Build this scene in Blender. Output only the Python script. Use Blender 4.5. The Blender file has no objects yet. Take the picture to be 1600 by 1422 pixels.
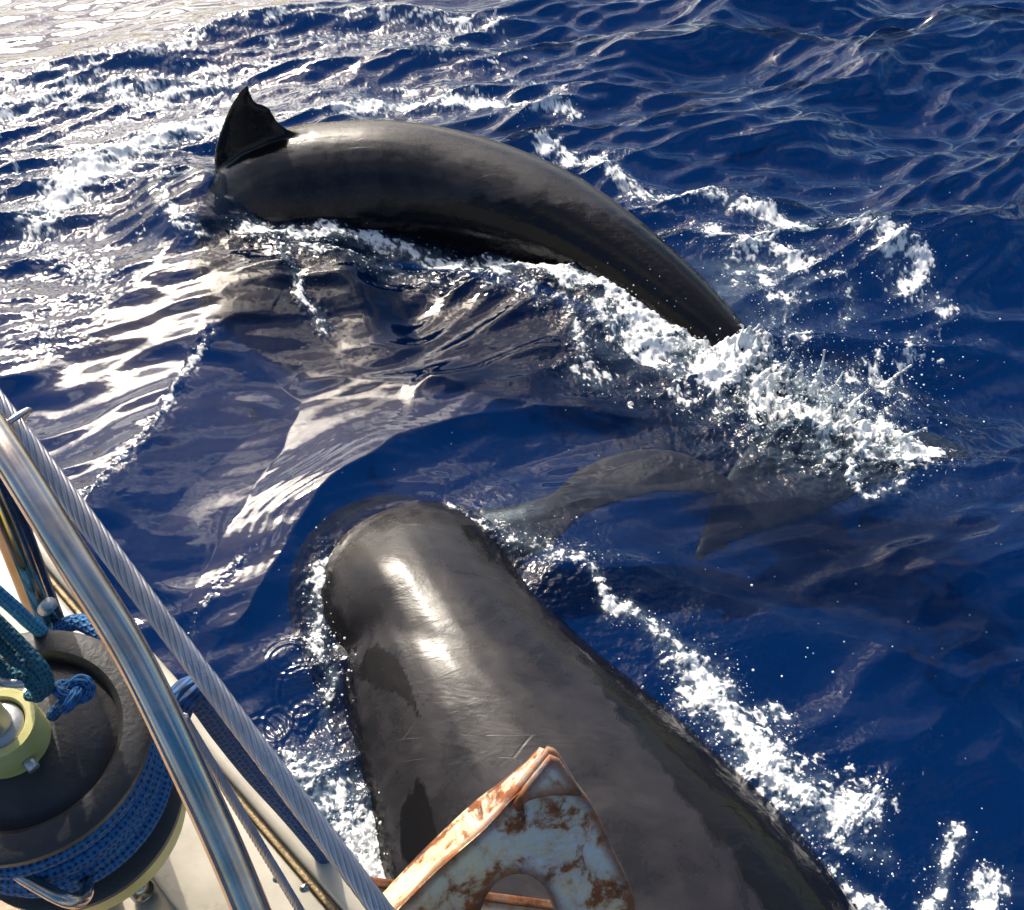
import bpy, bmesh, math, random
import numpy as np
from mathutils import Vector, Matrix

random.seed(7); rng = np.random.default_rng(7)
scene = bpy.context.scene
COL = scene.collection
R = math.radians

# ------------------------------------------------------------------ camera
CAM_H, PITCH, FPX = 2.8, 46.0, 1443.0
cam = bpy.data.cameras.new('camera'); cam.sensor_fit = 'HORIZONTAL'; cam.sensor_width = 36.0
cam.lens = 36.0 * FPX / 1600.0; cam.clip_start = 0.05; cam.clip_end = 9000
cam_o = bpy.data.objects.new('camera', cam); COL.objects.link(cam_o)
cam_o.location = (0, 0, CAM_H); cam_o.rotation_euler = (R(90 - PITCH), 0, 0)
scene.camera = cam_o
# ------------------------------------------------------------------ sun and sky
SUN_EL, SUN_AZ = 40.0, -29.0            # azimuth clockwise from +Y
sd = Vector((math.sin(R(SUN_AZ)) * math.cos(R(SUN_EL)), math.cos(R(SUN_AZ)) * math.cos(R(SUN_EL)), math.sin(R(SUN_EL))))
sl = bpy.data.lights.new('sun', 'SUN'); sl.energy = 4.6; sl.angle = R(0.6); sl.color = (1.0, 0.93, 0.82)
so = bpy.data.objects.new('sun', sl); COL.objects.link(so); so.rotation_euler = sd.to_track_quat('Z', 'Y').to_euler()
world = bpy.data.worlds.new('World'); scene.world = world; world.use_nodes = True
wt = world.node_tree; bg = wt.nodes['Background']; bg.inputs[1].default_value = 0.145
sky = wt.nodes.new('ShaderNodeTexSky'); sky.sky_type = 'NISHITA'; sky.sun_disc = False
sky.sun_elevation = R(SUN_EL); sky.sun_rotation = R(SUN_AZ); sky.dust_density = 2.6; sky.air_density = 1.0
tc = wt.nodes.new('ShaderNodeTexCoord')
cn = wt.nodes.new('ShaderNodeTexNoise'); cn.inputs['Scale'].default_value = 2.6; cn.inputs['Detail'].default_value = 7; cn.inputs['Roughness'].default_value = 0.55
cr = wt.nodes.new('ShaderNodeMapRange'); cr.inputs[1].default_value = 0.48; cr.inputs[2].default_value = 0.70
hs = wt.nodes.new('ShaderNodeHueSaturation'); hs.inputs['Saturation'].default_value = 0.45; hs.inputs['Value'].default_value = 4.4
hc = wt.nodes.new('ShaderNodeHueSaturation'); hc.inputs['Saturation'].default_value = 1.5; hc.inputs['Value'].default_value = 1.03; wt.links.new(sky.outputs[0], hc.inputs['Color'])
wm = wt.nodes.new('ShaderNodeMixRGB'); wm.blend_type = 'MULTIPLY'; wm.inputs[0].default_value = 1.0; wm.inputs[2].default_value = (1.0, 0.94, 0.82, 1)
cm = wt.nodes.new('ShaderNodeMixRGB')
mpw = wt.nodes.new('ShaderNodeMapping'); mpw.inputs['Location'].default_value = (11, 3, 8); mpw.inputs['Scale'].default_value = (1, 1, 1.6); wt.links.new(tc.outputs['Generated'], mpw.inputs[0]); wt.links.new(mpw.outputs[0], cn.inputs['Vector']); wt.links.new(cn.outputs[0], cr.inputs[0])
wt.links.new(sky.outputs[0], hs.inputs['Color']); # clouds shine through more strongly towards the sun (forward scattering)
vd = wt.nodes.new('ShaderNodeVectorMath'); vd.operation = 'DOT_PRODUCT'; vd.inputs[1].default_value = sd; wt.links.new(tc.outputs['Generated'], vd.inputs[0])
vr = wt.nodes.new('ShaderNodeMapRange'); vr.interpolation_type = 'SMOOTHSTEP'; vr.inputs[1].default_value = 0.82; vr.inputs[2].default_value = 1.0; vr.inputs[3].default_value = 1.9; vr.inputs[4].default_value = 13.0
wt.links.new(vd.outputs['Value'], vr.inputs[0]); wt.links.new(vr.outputs[0], hs.inputs['Value'])
wt.links.new(hs.outputs[0], wm.inputs[1])
wt.links.new(cr.outputs[0], cm.inputs[0]); wt.links.new(hc.outputs[0], cm.inputs[1]); wt.links.new(wm.outputs[0], cm.inputs[2])
wt.links.new(cm.outputs[0], bg.inputs[0])
scene.view_settings.view_transform = 'Standard'; scene.view_settings.look = 'None'
scene.view_settings.exposure = 0.0; scene.view_settings.gamma = 1.0
scene.render.engine = 'CYCLES'
scene.cycles.use_denoising = True; scene.cycles.max_bounces = 5; scene.cycles.diffuse_bounces = 2; scene.cycles.glossy_bounces = 3; scene.cycles.transparent_max_bounces = 8
scene.cycles.use_adaptive_sampling = True; scene.cycles.adaptive_threshold = 0.03
scene.cycles.caustics_reflective = False; scene.cycles.caustics_refractive = False
scene.cycles.sample_clamp_indirect = 6.0

# ------------------------------------------------------------------ pixel helpers (photograph pixels -> rays)
CP, SP = math.cos(R(PITCH)), math.sin(R(PITCH))
def ray(px, py):
    x = (px - 800) / FPX; y = (711 - py) / FPX
    return np.array([x, CP + y * SP, -SP + y * CP])
CAMP = np.array([0, 0, CAM_H])
def P(px, py, d):                       # point at camera depth d
    return CAMP + ray(px, py) * d
def G(px, py, z=0.0):                   # point on the level plane z
    r = ray(px, py); return CAMP + r * ((z - CAM_H) / r[2])
def PY(px, py, y):                      # point on the upright plane y
    r = ray(px, py); return CAMP + r * (y / r[1])
def project(v):
    v = np.asarray(v) - CAMP
    d = v[:, 1] * CP - v[:, 2] * SP
    up = v[:, 1] * SP + v[:, 2] * CP
    return 800 + FPX * v[:, 0] / d, 711 - FPX * up / d

# ------------------------------------------------------------------ numeric helpers
PERM = rng.permutation(4096); GA = rng.random(4096) * 2 * np.pi
GXX, GYY = np.cos(GA), np.sin(GA)
def perlin(x, y, seed=0):
    xi = np.floor(x).astype(np.int64); yi = np.floor(y).astype(np.int64)
    xf, yf = x - xi, y - yi
    u = xf * xf * xf * (xf * (xf * 6 - 15) + 10); v = yf * yf * yf * (yf * (yf * 6 - 15) + 10)
    def g(ix, iy, dx, dy):
        h = PERM[(PERM[(ix + seed * 131) & 4095] + iy) & 4095]
        return GXX[h] * dx + GYY[h] * dy
    a = g(xi, yi, xf, yf); b = g(xi + 1, yi, xf - 1, yf); c = g(xi, yi + 1, xf, yf - 1); d = g(xi + 1, yi + 1, xf - 1, yf - 1)
    return (a + u * (b - a)) * (1 - v) + (c + u * (d - c)) * v
def fbm(x, y, f, octv=4, seed=0, gain=0.5):
    s = 0; a = 1.0; t = 0
    for o in range(octv):
        s = s + a * perlin(x * f + 17.3 * o, y * f - 9.1 * o, seed + o); t += a; a *= gain; f *= 2.03
    return s / t * 1.6
JX, JY = rng.random(4096), rng.random(4096)
def worley(x, y, f, seed=0):
    x = x * f; y = y * f; xi = np.floor(x).astype(np.int64); yi = np.floor(y).astype(np.int64); best = np.full(x.shape, 9.0)
    for i in (-1, 0, 1):
        for j in (-1, 0, 1):
            h = PERM[(PERM[(xi + i + seed * 77) & 4095] + yi + j) & 4095]
            best = np.minimum(best, (xi + i + JX[h] - x) ** 2 + (yi + j + JY[h] - y) ** 2)
    return np.sqrt(best)
def sstep(a, b, x):
    t = np.clip((x - a) / (b - a), 0, 1); return t * t * (3 - 2 * t)
def catmull(pts, n=8):
    pts = [np.asarray(p, float) for p in pts]
    if len(pts) < 3: return pts
    p = [2 * pts[0] - pts[1]] + pts + [2 * pts[-1] - pts[-2]]
    out = []
    for i in range(1, len(p) - 2):
        for k in range(n):
            t = k / n
            out.append(0.5 * (2 * p[i] + (p[i + 1] - p[i - 1]) * t + (2 * p[i - 1] - 5 * p[i] + 4 * p[i + 1] - p[i + 2]) * t * t + (3 * p[i] - p[i - 1] - 3 * p[i + 1] + p[i + 2]) * t ** 3))
    out.append(pts[-1]); return out

# ------------------------------------------------------------------ object helpers
def tag(o, label=None, cat=None, group=None, kind=None):
    if label: o['label'] = label
    if cat: o['category'] = cat
    if group: o['group'] = group
    if kind: o['kind'] = kind
    return o
def obj(name, mesh, mat, parent=None, smooth=True):
    o = bpy.data.objects.new(name, mesh); COL.objects.link(o)
    if mat is not None: mesh.materials.append(mat)
    if smooth: mesh.polygons.foreach_set('use_smooth', np.ones(len(mesh.polygons), bool))
    if parent: o.parent = parent; o.matrix_parent_inverse = parent.matrix_world.inverted()
    return o
def empty(name, loc):
    o = bpy.data.objects.new(name, None); COL.objects.link(o); o.location = loc
    o.empty_display_size = 0.1
    o.matrix_world = Matrix.Translation(loc)
    return o
def mesh_from(name, verts, faces):
    m = bpy.data.meshes.new(name); m.from_pydata([tuple(v) for v in verts], [], faces); m.update(); return m
def frames(path):
    path = [Vector(p) for p in path]; T = []
    for i in range(len(path)):
        a = path[max(0, i - 1)]; b = path[min(len(path) - 1, i + 1)]; T.append((b - a).normalized())
    n = T[0].orthogonal().normalized(); N = [n]
    for i in range(1, len(path)):
        n = N[-1] - T[i] * N[-1].dot(T[i]); N.append(n.normalized())
    return path, T, N
def tube_mesh(name, path, rad, seg=16, cap=True):
    path, T, N = frames(path); n = len(path); vs, fs, uv = [], [], []
    L = [0.0]
    for i in range(1, n): L.append(L[-1] + (path[i] - path[i - 1]).length)
    for i in range(n):
        r = rad[i] if hasattr(rad, '__len__') else rad; B = T[i].cross(N[i])
        for k in range(seg):
            a = 2 * math.pi * k / seg; vs.append(path[i] + (N[i] * math.cos(a) + B * math.sin(a)) * r)
    for i in range(n - 1):
        for k in range(seg):
            k2 = (k + 1) % seg; fs.append((i * seg + k, i * seg + k2, (i + 1) * seg + k2, (i + 1) * seg + k))
            uv += [(k / seg, L[i]), ((k + 1) / seg, L[i]), ((k + 1) / seg, L[i + 1]), (k / seg, L[i + 1])]
    if cap:
        fs.append(tuple(range(seg - 1, -1, -1))); uv += [(0, 0)] * seg
        fs.append(tuple((n - 1) * seg + k for k in range(seg))); uv += [(0, 0)] * seg
    m = mesh_from(name, vs, fs); l = m.uv_layers.new(name='UVMap')
    l.data.foreach_set('uv', np.array(uv, np.float32).ravel()); return m
def bevel_mesh(bm, w, seg=2):
    bmesh.ops.bevel(bm, geom=bm.edges[:], offset=w, segments=seg, affect='EDGES', profile=0.6, clamp_overlap=True)
def box_on(name, a, b, up, width, height, bev=0.002, shift=0.0):
    """bar from a to b, cross-section width (sideways) x height (along up), lower face on the line a-b"""
    a, b, up = Vector(a), Vector(b), Vector(up); t = (b - a).normalized(); s = t.cross(up).normalized(); up = s.cross(t)
    bm = bmesh.new(); vv = []
    for q in (a, b):
        for (i, j) in ((-.5, 0), (.5, 0), (.5, 1), (-.5, 1)): vv.append(bm.verts.new(q + s * (i * width + shift) + up * j * height))
    for f in ((0, 1, 2, 3), (7, 6, 5, 4), (0, 4, 5, 1), (1, 5, 6, 2), (2, 6, 7, 3), (3, 7, 4, 0)): bm.faces.new([vv[i] for i in f])
    bmesh.ops.recalc_face_normals(bm, faces=bm.faces)
    if bev: bevel_mesh(bm, bev)
    m = bpy.data.meshes.new(name); bm.to_mesh(m); bm.free(); return m
def lathe(name, prof, origin, axis, seg=64):
    """prof: list of (radius, height along axis)"""
    ax = Vector(axis).normalized(); n = ax.orthogonal().normalized(); b = ax.cross(n); o = Vector(origin); vs, fs = [], []
    for (r, h) in prof:
        for k in range(seg):
            a = 2 * math.pi * k / seg; vs.append(o + ax * h + (n * math.cos(a) + b * math.sin(a)) * r)
    for i in range(len(prof) - 1):
        for k in range(seg):
            k2 = (k + 1) % seg; fs.append((i * seg + k, i * seg + k2, (i + 1) * seg + k2, (i + 1) * seg + k))
    return mesh_from(name, vs, fs)
def sharp(o, ang=35):
    o.data.set_sharp_from_angle(angle=R(ang))
def evaluated_mesh(o):
    dg = bpy.context.evaluated_depsgraph_get(); return bpy.data.meshes.new_from_object(o.evaluated_get(dg))

# ------------------------------------------------------------------ materials
class NT:
    def __init__(s, name):
        s.m = bpy.data.materials.new(name); s.m.use_nodes = True; s.t = s.m.node_tree; s.b = s.t.nodes['Principled BSDF']; s.out = s.t.nodes['Material Output']
    def n(s, typ, **kw):
        nd = s.t.nodes.new('ShaderNode' + typ)
        for k, v in kw.items():
            if k.startswith('_'): setattr(nd, k[1:], v)
            else: s.set(nd, k, v)
        return nd
    def set(s, nd, k, v):
        key = int(k[1:]) if k[0] == 'i' and k[1:].isdigit() else k.replace('__', ' ')
        i = nd.inputs[key]
        if hasattr(v, 'is_linked') or isinstance(v, bpy.types.NodeSocket): s.t.links.new(v, i)
        else: i.default_value = v
    def l(s, a, b): s.t.links.new(a, b)
    def noise(s, vec, scale, detail=4, rough=0.5, dist=0.0):
        return s.n('TexNoise', Vector=vec, Scale=scale, Detail=detail, Roughness=rough, Distortion=dist).outputs[0]
    def rng(s, v, a, b, c=0.0, d=1.0):
        return s.n('MapRange', i0=v, i1=a, i2=b, i3=c, i4=d).outputs[0]
    def mix(s, f, a, b):
        return s.n('MixRGB', i0=f, i1=a, i2=b).outputs[0]
    def math(s, op, a, b=0.0, c=0.0):
        return s.n('Math', _operation=op, i0=a, i1=b, i2=c).outputs[0]
    def pos(s): return s.n('NewGeometry').outputs['Position']
    def attr(s, n): return s.n('Attribute', _attribute_name=n).outputs['Fac']
    def bump(s, h, strength=0.3, dist=0.01, normal=None):
        b = s.n('Bump', Height=h, Strength=strength, Distance=dist)
        if normal is not None: s.l(normal, b.inputs['Normal'])
        return b.outputs[0]
    def p(s, **kw):
        for k, v in kw.items(): s.set(s.b, k, v)
        return s.m
def c4(r, g, b): return (r, g, b, 1.0)

def mat_water():
    t = NT('sea_water')
    foam, milk = t.attr('foam'), t.attr('milk'); nrm = t.n('NewGeometry').outputs['Normal']
    # body: partly clear, partly scattering deep blue
    clear = t.n('BsdfTransparent', Color=c4(0.66, 0.74, 0.78))
    deep = t.n('BsdfDiffuse', Color=t.mix(milk, c4(0.0004, 0.0140, 0.072), c4(0.30, 0.40, 0.43)))
    body = t.n('MixShader', i0=t.rng(milk, 0, 1, 0.16, 0.92), i1=clear.outputs[0], i2=deep.outputs[0])
    gl = t.n('BsdfGlossy', Color=c4(1, 1, 1), Roughness=0.05)
    # reflectance by Schlick on the absolute angle, the same from above and below
    inc = t.n('NewGeometry').outputs['Incoming']; cs = t.math('ABSOLUTE', t.n('VectorMath', _operation='DOT_PRODUCT', i0=nrm, i1=inc).outputs['Value'])
    fr = t.math('ADD', .022, t.math('MULTIPLY', .978, t.math('POWER', t.math('SUBTRACT', 1.0, cs), 5.0)))
    wat = t.n('MixShader', i0=fr, i1=body.outputs[0], i2=gl.outputs[0])
    fm = foam
    fsh = t.n('BsdfDiffuse', Color=c4(0.84, 0.84, 0.82))
    fin = t.n('MixShader', i0=fm, i1=wat.outputs[0], i2=fsh.outputs[0])
    t.l(fin.outputs[0], t.out.inputs['Surface'])
    return t.m
def mat_deep():
    t = NT('deep_water'); pos = t.pos()
    return t.p(Base__Color=t.mix(t.noise(pos, .9, 3), c4(.0008, .021, .098), c4(.0014, .027, .122)), Roughness=1.0, Specular__IOR__Level=0.0)
def mat_foam():
    t = NT('white_foam'); pos = t.pos()
    return t.p(Base__Color=t.mix(t.noise(pos, 40, 3), c4(.70, .74, .76), c4(.86, .86, .84)), Roughness=0.4, Normal=t.bump(t.noise(pos, 160, 3, .65), .5, .008))
def mat_splash():
    t = NT('splash_water'); pos = t.pos()
    nrm = t.bump(t.noise(pos, 55, 4, .6), .7, .012)
    f = t.rng(t.noise(pos, 16, 6, .7), .40, .58)
    a = t.n('BsdfTransparent', Color=c4(.86, .93, .96)); g = t.n('BsdfGlossy', Roughness=.04, Normal=nrm)
    fr = t.n('Fresnel', IOR=1.5, Normal=nrm)
    w = t.n('MixShader', i0=fr.outputs[0], i1=a.outputs[0], i2=g.outputs[0])
    d = t.n('BsdfPrincipled', Base__Color=c4(.74, .78, .80), Roughness=.35, Normal=nrm)
    m = t.n('MixShader', i0=f, i1=w.outputs[0], i2=d.outputs[0])
    t.l(m.outputs[0], t.out.inputs['Surface']); return t.m
def mat_drop():
    t = NT('water_drop')
    return t.p(Base__Color=c4(.85, .88, .9), Roughness=.08, Specular__IOR__Level=.9)
def mat_skin():
    t = NT('whale_skin'); co = t.n('TexCoord').outputs['Object']; wet_shade = t.attr('wet_shade'); pale = t.attr('pale')
    blot = t.noise(co, 2.6, 6, .62, .9); fine = t.noise(co, 75, 3, .6); mid = t.noise(co, 11, 5, .62, .5)
    mp = t.n('Mapping', Vector=co, Rotation=(0, 0, R(63)), Scale=(1.0, 3.2, 2))
    fold = t.noise(mp.outputs[0], 3.4, 4, .55, 1.0)
    dry = t.mix(t.rng(blot, .34, .68), c4(.0085, .0082, .0100), c4(.024, .0218, .0245))
    dry = t.mix(t.math('MULTIPLY', t.rng(mid, .46, .66), .32), dry, c4(.042, .037, .039))
    dry = t.mix(t.math('MULTIPLY', t.rng(fold, .50, .62), .3), dry, c4(.005, .005, .006))
    ms = t.n('Mapping', Vector=co, Rotation=(0.3, 0, R(-35)), Scale=(1, 5, 1))
    v = t.n('TexVoronoi', Vector=ms.outputs[0], Scale=1.1, Randomness=1.0, _feature='DISTANCE_TO_EDGE').outputs['Distance']
    sc = t.math('MULTIPLY', t.rng(v, 0.006, 0.0), t.rng(t.noise(co, 4, 2), .56, .64))
    dry = t.mix(t.math('MULTIPLY', sc, .30), dry, c4(.14, .125, .12))
    col = t.mix(wet_shade, dry, c4(.006, .0055, .006)); col = t.mix(pale, col, t.mix(t.rng(mid, .35, .65), c4(.018, .014, .011), c4(.060, .045, .034)))
    dryr = t.rng(t.math('ADD', t.math('ADD', blot, t.math('MULTIPLY', mid, .6)), t.math('MULTIPLY', fine, .3)), .65, 1.25, .13, .32)
    rg = t.math('MAXIMUM', t.math('ADD', t.math('MULTIPLY', t.rng(wet_shade, 0, 1, 1, 0), dryr), .07), t.math('MULTIPLY', pale, .9))
    h = t.math('ADD', t.math('MULTIPLY', fold, .7), t.math('ADD', t.math('MULTIPLY', fine, .07), t.math('ADD', t.math('MULTIPLY', sc, -.25), t.math('MULTIPLY', mid, .22))))
    hw = t.math('MULTIPLY', t.noise(co, 28, 3, .6, .6), t.math('MULTIPLY', wet_shade, .5))
    return t.p(Base__Color=col, Roughness=rg, Specular__IOR__Level=t.rng(wet_shade, 0, 1, .32, .25), Normal=t.bump(t.math('ADD', h, hw), .22, .014))
def mat_steel(name, base=(.62, .60, .58), r0=.12, r1=.34, tint=None):
    t = NT(name); co = t.n('TexCoord').outputs['Object']
    n = t.noise(co, 14, 6, .65, .4)
    col = t.mix(t.rng(n, .42, .75), c4(*base), c4(*(tint or (.50, .36, .26))))
    mp = t.n('Mapping', Vector=co, Rotation=(.3, .4, .9), Scale=(90, 90, 8))
    return t.p(Base__Color=col, Metallic=1.0, Roughness=t.rng(t.noise(co, 22, 5, .6), .3, .7, r0, r1), Normal=t.bump(t.noise(mp.outputs[0], 2, 3), .012, .004))
def mat_plain(name, a, b, scale=20, rough=(.4, .6), bump=.15, metal=0.0, spec=.5, dist=.004):
    t = NT(name); co = t.n('TexCoord').outputs['Object']; n = t.noise(co, scale, 6, .62, .3)
    return t.p(Base__Color=t.mix(t.rng(n, .35, .68), c4(*a), c4(*b)), Roughness=t.rng(n, .3, .7, *rough), Metallic=metal, Specular__IOR__Level=spec,
               Normal=t.bump(t.noise(co, scale * 6, 4, .6), bump, dist))
def mat_rope(name, a, b, around=6.0, along=95.0):
    t = NT(name); uv = t.n('TexCoord').outputs['UV']; s = t.n('SeparateXYZ', i0=uv)
    u, v = s.outputs[0], t.math('ADD', s.outputs[1], t.math('MULTIPLY', t.noise(t.n('TexCoord').outputs['Object'], 18, 3, .6), .012))
    k1 = t.math('SINE', t.math('MULTIPLY', t.math('ADD', t.math('MULTIPLY', u, around), t.math('MULTIPLY', v, along)), 2 * math.pi))
    k2 = t.math('SINE', t.math('MULTIPLY', t.math('SUBTRACT', t.math('MULTIPLY', u, around), t.math('MULTIPLY', v, along)), 2 * math.pi))
    pr = t.math('MULTIPLY', k1, k2)
    mx = t.math('MAXIMUM', k1, k2)
    n = t.noise(t.n('TexCoord').outputs['Object'], 45, 3, .6)
    col = t.mix(t.rng(t.math('ADD', pr, t.math('SUBTRACT', n, .5)), .15, .5), c4(*a), c4(*b))
    return t.p(Base__Color=col, Roughness=.75, Normal=t.bump(t.math('ADD', mx, n), .7, .0018))
def mat_rust(name, paint=(.42, .45, .42), pale=(.70, .62, .44), amount=.5, rad=.03, ew=.62):
    t = NT(name); co = t.n('TexCoord').outputs['Object']; pos = t.pos()
    bv = t.n('Bevel', Radius=rad, _samples=6); ge = t.n('NewGeometry')
    dt = t.n('VectorMath', _operation='DOT_PRODUCT', i0=bv.outputs[0], i1=ge.outputs['Normal']).outputs['Value']
    edge = t.rng(dt, .995, .93)
    n1 = t.noise(co, 16, 8, .68, .5); n2 = t.noise(co, 70, 5, .65); n3 = t.noise(co, 7, 4, .55, .4)
    zinc = t.mix(t.rng(t.noise(co, 38, 6, .7, 1.2), .40, .62), c4(*paint), c4(.46, .50, .53))
    zinc = t.mix(t.rng(n3, .46, .66), zinc, c4(*pale))
    msk = t.math('ADD', t.math('ADD', n1, t.math('MULTIPLY', n2, .35)), t.math('MULTIPLY', edge, ew))
    f = t.rng(msk, .84 - .12 * amount, .92 - .12 * amount)
    halo = t.rng(msk, .74 - .12 * amount, .90 - .12 * amount)
    rust = t.mix(t.rng(n2, .35, .65), c4(.05, .013, .005), c4(.27, .080, .018))
    zinc = t.mix(t.math('MULTIPLY', halo, .7), zinc, c4(.42, .20, .06))
    return t.p(Base__Color=t.mix(f, zinc, rust), Roughness=t.rng(f, 0, 1, .42, .85), Metallic=0.0,
               Normal=t.bump(t.math('ADD', t.math('MULTIPLY', f, .5), t.math('ADD', t.math('MULTIPLY', n2, .6), n1)), .45, .004))
def mat_wood(name, a, b, axis=(1, 0, 0)):
    t = NT(name); co = t.n('TexCoord').outputs['Object']
    ang = math.atan2(axis[1], axis[0])
    mp = t.n('Mapping', Vector=co, Rotation=(0, 0, -ang), _vector_type='POINT'); mp2 = t.n('Mapping', Vector=mp.outputs[0], Scale=(1.5, 22, 8))
    g = t.noise(mp2.outputs[0], 4, 6, .65, .7); bl = t.noise(co, 9, 5, .6)
    col = t.mix(t.rng(g, .35, .65), c4(*a), c4(*b)); col = t.mix(t.math('MULTIPLY', t.rng(bl, .5, .75), .5), col, c4(.60, .42, .26))
    return t.p(Base__Color=col, Roughness=.62, Normal=t.bump(t.math('ADD', g, t.math('MULTIPLY', bl, .3)), .35, .003))

M = dict(water=mat_water(), deep=mat_deep(), foam=mat_foam(), splash=mat_splash(), drop=mat_drop(), skin=mat_skin(),
         steel=mat_steel('pulpit_steel', (.68, .59, .50), .10, .28, (.50, .32, .20)), darksteel=mat_steel('dark_steel', (.40, .37, .34), .06, .2, (.30, .20, .10)),
         wire=mat_steel('wire_steel', (.62, .60, .62), .22, .42, (.42, .38, .36)),
         black=mat_plain('black_plastic', (.013, .0125, .013), (.032, .030, .030), 26, (.42, .62), .25),
         yellow=mat_plain('cream_plastic', (.50, .45, .13), (.62, .57, .24), 22, (.38, .6), .2),
         alu=mat_plain('grey_alloy', (.42, .42, .41), (.60, .59, .57), 18, (.28, .5), .15, .7),
         paint=mat_plain('cream_paint', (.40, .36, .28), (.54, .49, .40), 9, (.22, .5), .12),
         gold=mat_plain('tarnished_brass', (.15, .10, .05), (.36, .27, .15), 40, (.3, .6), .5, .5),
         rope=mat_rope('blue_rope', (.010, .135, .36), (.003, .020, .06)),
         cyan=mat_rope('light_blue_rope', (.05, .32, .60), (.02, .13, .30), 5, 140),
         teal=mat_rope('teal_rope', (.015, .14, .21), (.006, .04, .06), 5, 140),
         navy=mat_rope('navy_rope', (.010, .075, .22), (.003, .018, .06), 8, 80),
         rust=mat_rust('rusty_zinc', (.46, .45, .35), (.62, .52, .30), 1.0, .026, .6), rust2=mat_rust('rusty_pale', (.62, .52, .34), (.76, .62, .38), .80, .004, .12), rust3=mat_rust('rusted_through', (.30, .14, .06), (.40, .2, .08), 1.6),
         hull=mat_plain('hull_paint', (.70, .70, .68), (.78, .78, .76), 3, (.25, .4), .05))

# ------------------------------------------------------------------ the sea
def stroke(pts, n=6): return np.array([G(a, b)[:2] for a, b in pts])
def dense(pl, n=6): return np.array(catmull(pl, n))
def poly_dist(X, Y, pl, side=False, reach=1.5):
    """distance from points to polyline, signed by side (left of travel positive) if asked; also parameter 0..1"""
    D = np.full(X.shape, 1e9); S = np.zeros(X.shape); T = np.zeros(X.shape)
    bb = (X > pl[:, 0].min() - reach) & (X < pl[:, 0].max() + reach) & (Y > pl[:, 1].min() - reach) & (Y < pl[:, 1].max() + reach)
    x, y = X[bb], Y[bb]; d = np.full(x.shape, 1e9); s = np.zeros(x.shape); tt = np.zeros(x.shape); n = len(pl) - 1
    for i in range(n):
        ax, ay = pl[i]; bx, by = pl[i + 1]; dx, dy = bx - ax, by - ay; L = dx * dx + dy * dy + 1e-12
        t = np.clip(((x - ax) * dx + (y - ay) * dy) / L, 0, 1); ex, ey = x - ax - t * dx, y - ay - t * dy
        q = np.sqrt(ex * ex + ey * ey); m = q < d
        d[m] = q[m]; s[m] = np.sign(dx * ey - dy * ex)[m]; tt[m] = (i + t[m]) / n
    D[bb] = d; S[bb] = s; T[bb] = tt
    return D, S, T

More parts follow.
